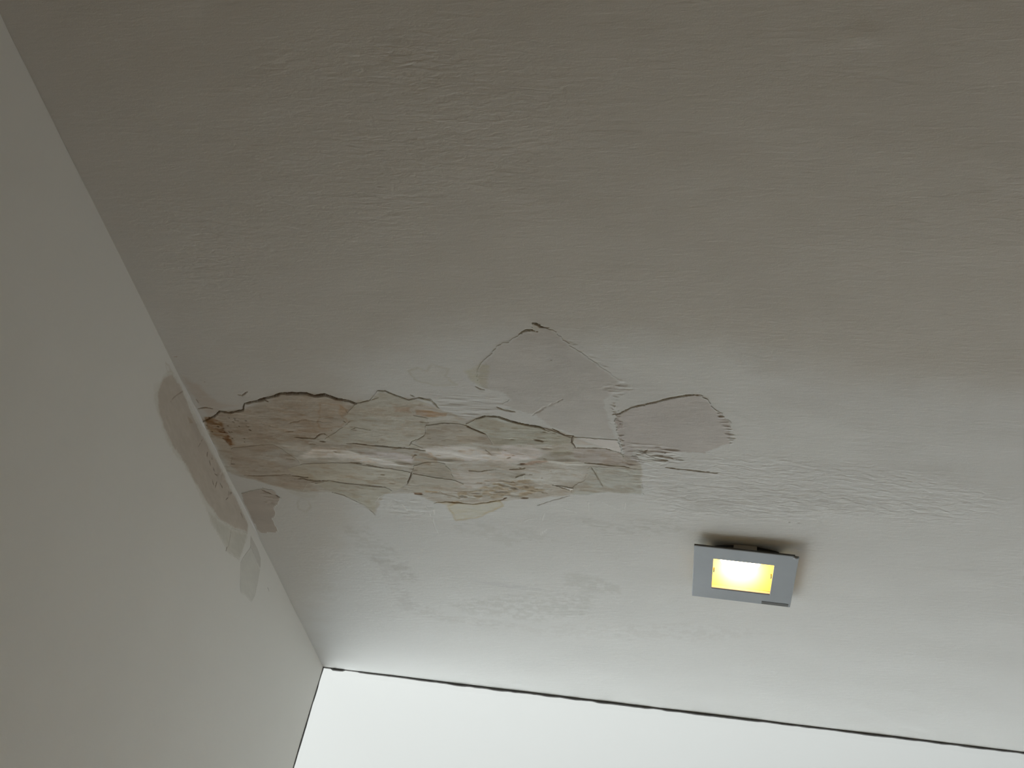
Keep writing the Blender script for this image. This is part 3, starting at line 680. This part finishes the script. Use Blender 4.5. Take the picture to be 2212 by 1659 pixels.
def seal_strip(along, a0, a1, base, amp, n, seed):
    V, Fc = [], []
    for i in range(n):
        t = a0 + (a1 - a0) * i / (n - 1)
        w = base(t) * (1 + amp * float(fbm(np.array([t * 60.]), np.array([.7]), seed, 3)[0]))
        w = max(w, .0001)
        if along == 'x': V += [(t, -.0008, ZC - w), (t, .002, ZC - w), (t, .002, ZC + .004), (t, -.0008, ZC + .004)]
        else: V += [(w, -.0008, t), (w, .002, t), (-.004, .002, t), (-.004, -.0008, t)]
    for i in range(n - 1):
        for j in range(4):
            a = i * 4 + j; b = i * 4 + (j + 1) % 4
            Fc.append((a, b, b + 4, a + 4))
    return V, Fc
def top_w(t):
    if t < .012: return .0006
    if t < .03: return .0021
    if t < .05: return .0005
    return .0011 + .0012 * min(1, max(0, (t - .05) / .1)) - .0007 * min(1, max(0, (t - .35) / .3))
v, f = box_data(-.22, RX1 + .2, -.03, .24, SILL - .03, SILL)
wpart('window_sill', mesh_from('window_sill', v, f, M_SILL))
v, f = seal_strip('x', 0, RX1, top_w, .5, 900, 21)
wpart('sealant_strip', mesh_from('sealant_strip', v, f, M_SEAL))
v, f = seal_strip('z', SILL, ZC, lambda t: .0006, .9, 300, 22)
wpart('sealant_strip', mesh_from('sealant_strip', v, f, M_SEAL))

# ================================================================== LAMP
M_STEEL = plain('brushed_steel', (.265, .285, .30), .5, .6, .22, 14)
M_RIM = plain('dark_edge', (.10, .10, .095), .6, .3, .1, 100)
M_BOX = plain('reflector_yellow', (.95, .69, .22), .45, 0, .02, 40)
M_BODY = plain('cream_plastic', (.46, .43, .37), .6, 0, .05, 60)
M_STRIP = plain('dark_sticker', (.10, .105, .10), .6, 0, .15, 300)
def emit_mat(name, col, st):
    mt = bpy.data.materials.new(name); mt.use_nodes = True
    nt = mt.node_tree; b = nt.nodes['Principled BSDF']
    b.inputs['Base Color'].default_value = (.9, .85, .7, 1)
    b.inputs['Emission Color'].default_value = col + (1,); b.inputs['Emission Strength'].default_value = st
    return mt
M_BULB = emit_mat('glowing_bulb', (1.0, .86, .55), 16.0)
lamp = bpy.data.objects.new('recessed_lamp', None); COLL.objects.link(lamp)
lamp.location = (LAMP_C[0], LAMP_C[1], ZC)
tag(lamp, 'square brushed metal recessed lamp with glowing yellow window, hanging slightly loose from the ceiling', 'lamp')
def lpart(name, V, Fc, mat, smooth_shade=False, parent=None):
    return link(name, mesh_from(name, V, Fc, mat, smooth_shade), parent or lamp)
# plate standing off the ceiling, a little lower on its right and back side; local z is down = negative
def drop(x, y):                                        # standoff in m of the plate's back face
    u, w = x / PL + .5, y / PL + .5
    return .0076 + .0018 * u - .0012 * w
hp = PL / 2
op = (-.0300, .0275, -.0285, .0285)                    # opening x0,x1,y0,y1 in the plate
TH = .0011
def plate():
    xs = [-hp, op[0], op[1], hp]; ys = [-hp, op[2], op[3], hp]
    V, Fc = [], []
    for lay in (TH, 0.0):
        for y in ys:
            for x in xs: V.append((x, y, -drop(x, y) - lay))
    def id(l, j, i): return l * 16 + j * 4 + i
    for j in range(3):
        for i in range(3):
            if i == 1 and j == 1: continue
            Fc.append((id(0, j, i), id(0, j + 1, i), id(0, j + 1, i + 1), id(0, j, i + 1)))
            Fc.append((id(1, j, i), id(1, j, i + 1), id(1, j + 1, i + 1), id(1, j + 1, i)))
    for i in range(3):
        Fc.append((id(0, 0, i), id(0, 0, i + 1), id(1, 0, i + 1), id(1, 0, i)))
        Fc.append((id(0, 3, i + 1), id(0, 3, i), id(1, 3, i), id(1, 3, i + 1)))
        Fc.append((id(0, i + 1, 0), id(0, i, 0), id(1, i, 0), id(1, i + 1, 0)))
        Fc.append((id(0, i, 3), id(0, i + 1, 3), id(1, i + 1, 3), id(1, i, 3)))
    for a, b in (((1, 1), (1, 2)), ((1, 2), (2, 2)), ((2, 2), (2, 1)), ((2, 1), (1, 1))):
        Fc.append((id(0, *a), id(1, *a), id(1, *b), id(0, *b)))
    return V, Fc
v, f = plate()
fp = lpart('faceplate', v, f, M_STEEL)
bv = fp.modifiers.new('bevel', 'BEVEL'); bv.width = .0004; bv.segments = 2; bv.limit_method = 'ANGLE'
def slab(x0, x1, y0, y1, lo, hi):
    """thin box following the tilted plate; lo/hi measured down from the plate's back"""
    V = [(x, y, -drop(x, y) - h) for h in (hi, lo) for x, y in ((x0, y0), (x1, y0), (x1, y1), (x0, y1))]
    return V, [(0, 3, 2, 1), (4, 5, 6, 7), (0, 1, 5, 4), (1, 2, 6, 5), (2, 3, 7, 6), (3, 0, 4, 7)]
v, f = slab(-hp, hp - .004, -hp - .0012, -hp + .0002, -.0004, TH + .0001)
lpart('edge_lip', v, f, M_RIM, parent=fp)
v, f = slab(hp - .0285, hp - .0022, hp - .0062, hp - .0012, TH, TH + .00025)
lpart('sticker', v, f, M_STRIP, parent=fp)
# corner nub
def dome(cx, cy, cz, r, rz, n=16, k=6, up=-1):
    V = [(cx, cy, cz + up * rz)]; Fc = []
    for j in range(1, k + 1):
        a = j / k * math.pi / 2
        for i in range(n):
            b = 2 * math.pi * i / n
            V.append((cx + r * math.sin(a) * math.cos(b), cy + r * math.sin(a) * math.sin(b), cz + up * rz * math.cos(a)))
    for i in range(n): Fc.append((0, 1 + i, 1 + (i + 1) % n))
    for j in range(k - 1):
        for i in range(n):
            a = 1 + j * n + i; b = 1 + j * n + (i + 1) % n
            Fc.append((a, a + n, b + n, b))
    return V, Fc
v, f = dome(hp - .0028, -hp + .0018, -drop(hp, -hp) - TH + .0002, .0030, .0016)
lpart('corner_nub', v, f, M_STEEL, True, fp)
# housing: open box in the ceiling void, cream body visible in the gap
D = .058
def housing():
    x0, x1, y0, y1 = -.0345, .0345, -.0345, .0345
    V, Fc = [], []
    for (a0, a1, b0, b1, z0) in ((x0, x1, y0, y1, -.0022), (x0 + .0012, x1 - .0012, y0 + .0012, y1 - .0012, -.0022)):
        V += [(a0, b0, z0), (a1, b0, z0), (a1, b1, z0), (a0, b1, z0)]
    V += [(x0 + .0012, y0 + .0012, D), (x1 - .0012, y0 + .0012, D), (x1 - .0012, y1 - .0012, D), (x0 + .0012, y1 - .0012, D)]
    V += [(x0, y0, D + .002), (x1, y0, D + .002), (x1, y1, D + .002), (x0, y1, D + .002)]
    for j in range(4):
        k = (j + 1) % 4
        Fc += [(j, k, 4 + k, 4 + j), (4 + j, 4 + k, 8 + k, 8 + j), (j, 12 + j, 12 + k, k)]
    Fc += [(8, 9, 10, 11), (12, 15, 14, 13)]
    return V, Fc
v, f = housing()
lpart('reflector_box', v, f, M_BOX)
def curved_body():
    V, Fc = [], []
    n = 24
    for i in range(n + 1):
        t = -1 + 2 * i / n
        x = t * .031; h = .0015 + .0012 * (1 - t * t)
        y = -.0385 - .006 * (1 - t * t)
        V += [(x, y, -.0004), (x, y, -drop(x, y) + .0006), (x, -.0348, -drop(x, y) + .0006), (x, -.0348, -.0004)]
    for i in range(n):
        for j in range(4):
            a = i * 4 + j; b = i * 4 + (j + 1) % 4
            Fc.append((a, b, b + 4, a + 4))
    return V, Fc
v, f = curved_body()
lpart('mounting_collar', v, f, M_RIM, True)
v, f = box_data(-.012, .010, -.0462, -.0445, -.0080, -.0010)
lpart('spring_clip', v, f, M_BODY)
# bulb
def ellipsoid(cx, cy, cz, rx, ry, rz, n=24, k=14):
    V, Fc = [(cx, cy, cz + rz)], []
    for j in range(1, k):
        a = math.pi * j / k
        for i in range(n):
            b = 2 * math.pi * i / n
            V.append((cx + rx * math.sin(a) * math.cos(b), cy + ry * math.sin(a) * math.sin(b), cz + rz * math.cos(a)))
    V.append((cx, cy, cz - rz)); L = len(V) - 1
    for i in range(n):
        Fc.append((0, 1 + i, 1 + (i + 1) % n)); Fc.append((L, L - n + (i + 1) % n, L - n + i))
    for j in range(k - 2):
        for i in range(n):
            a = 1 + j * n + i; b = 1 + j * n + (i + 1) % n
            Fc.append((a, a + n, b + n, b))
    return V, Fc
v, f = ellipsoid(-.003, .018, .0235, .021, .011, .016)
lpart('bulb', v, f, M_BULB, True)
v, f = ellipsoid(-.003, .018, .046, .008, .008, .010)
lpart('bulb_holder', v, f, M_BODY, True)
# frosted lens lip at the front edge of the opening and two little retaining clips
v, f = slab(op[0], op[1], op[3] - .0016, op[3], -.0016, TH * .6)
lpart('lens_edge', v, f, plain('lens_edge', (.95, .80, .66), .4, 0, .02, 50))
for sx in (op[0] + .0004, op[1] - .0016):
    v, f = slab(sx, sx + .0012, -.006, -.002, -.003, .0004)
    lpart('retaining_clip', v, f, M_BODY)

# the lamp's own warm light, thrown down into the room through the opening
spot_d = bpy.data.lights.new('lamp_light', 'SPOT')
spot_d.energy = 36.0; spot_d.color = (1.0, .77, .24)
spot_d.spot_size = math.radians(85); spot_d.spot_blend = .6; spot_d.shadow_soft_size = .02
spot = bpy.data.objects.new('lamp_light', spot_d); COLL.objects.link(spot)
spot.parent = lamp; spot.location = (-.001, 0, -.014)
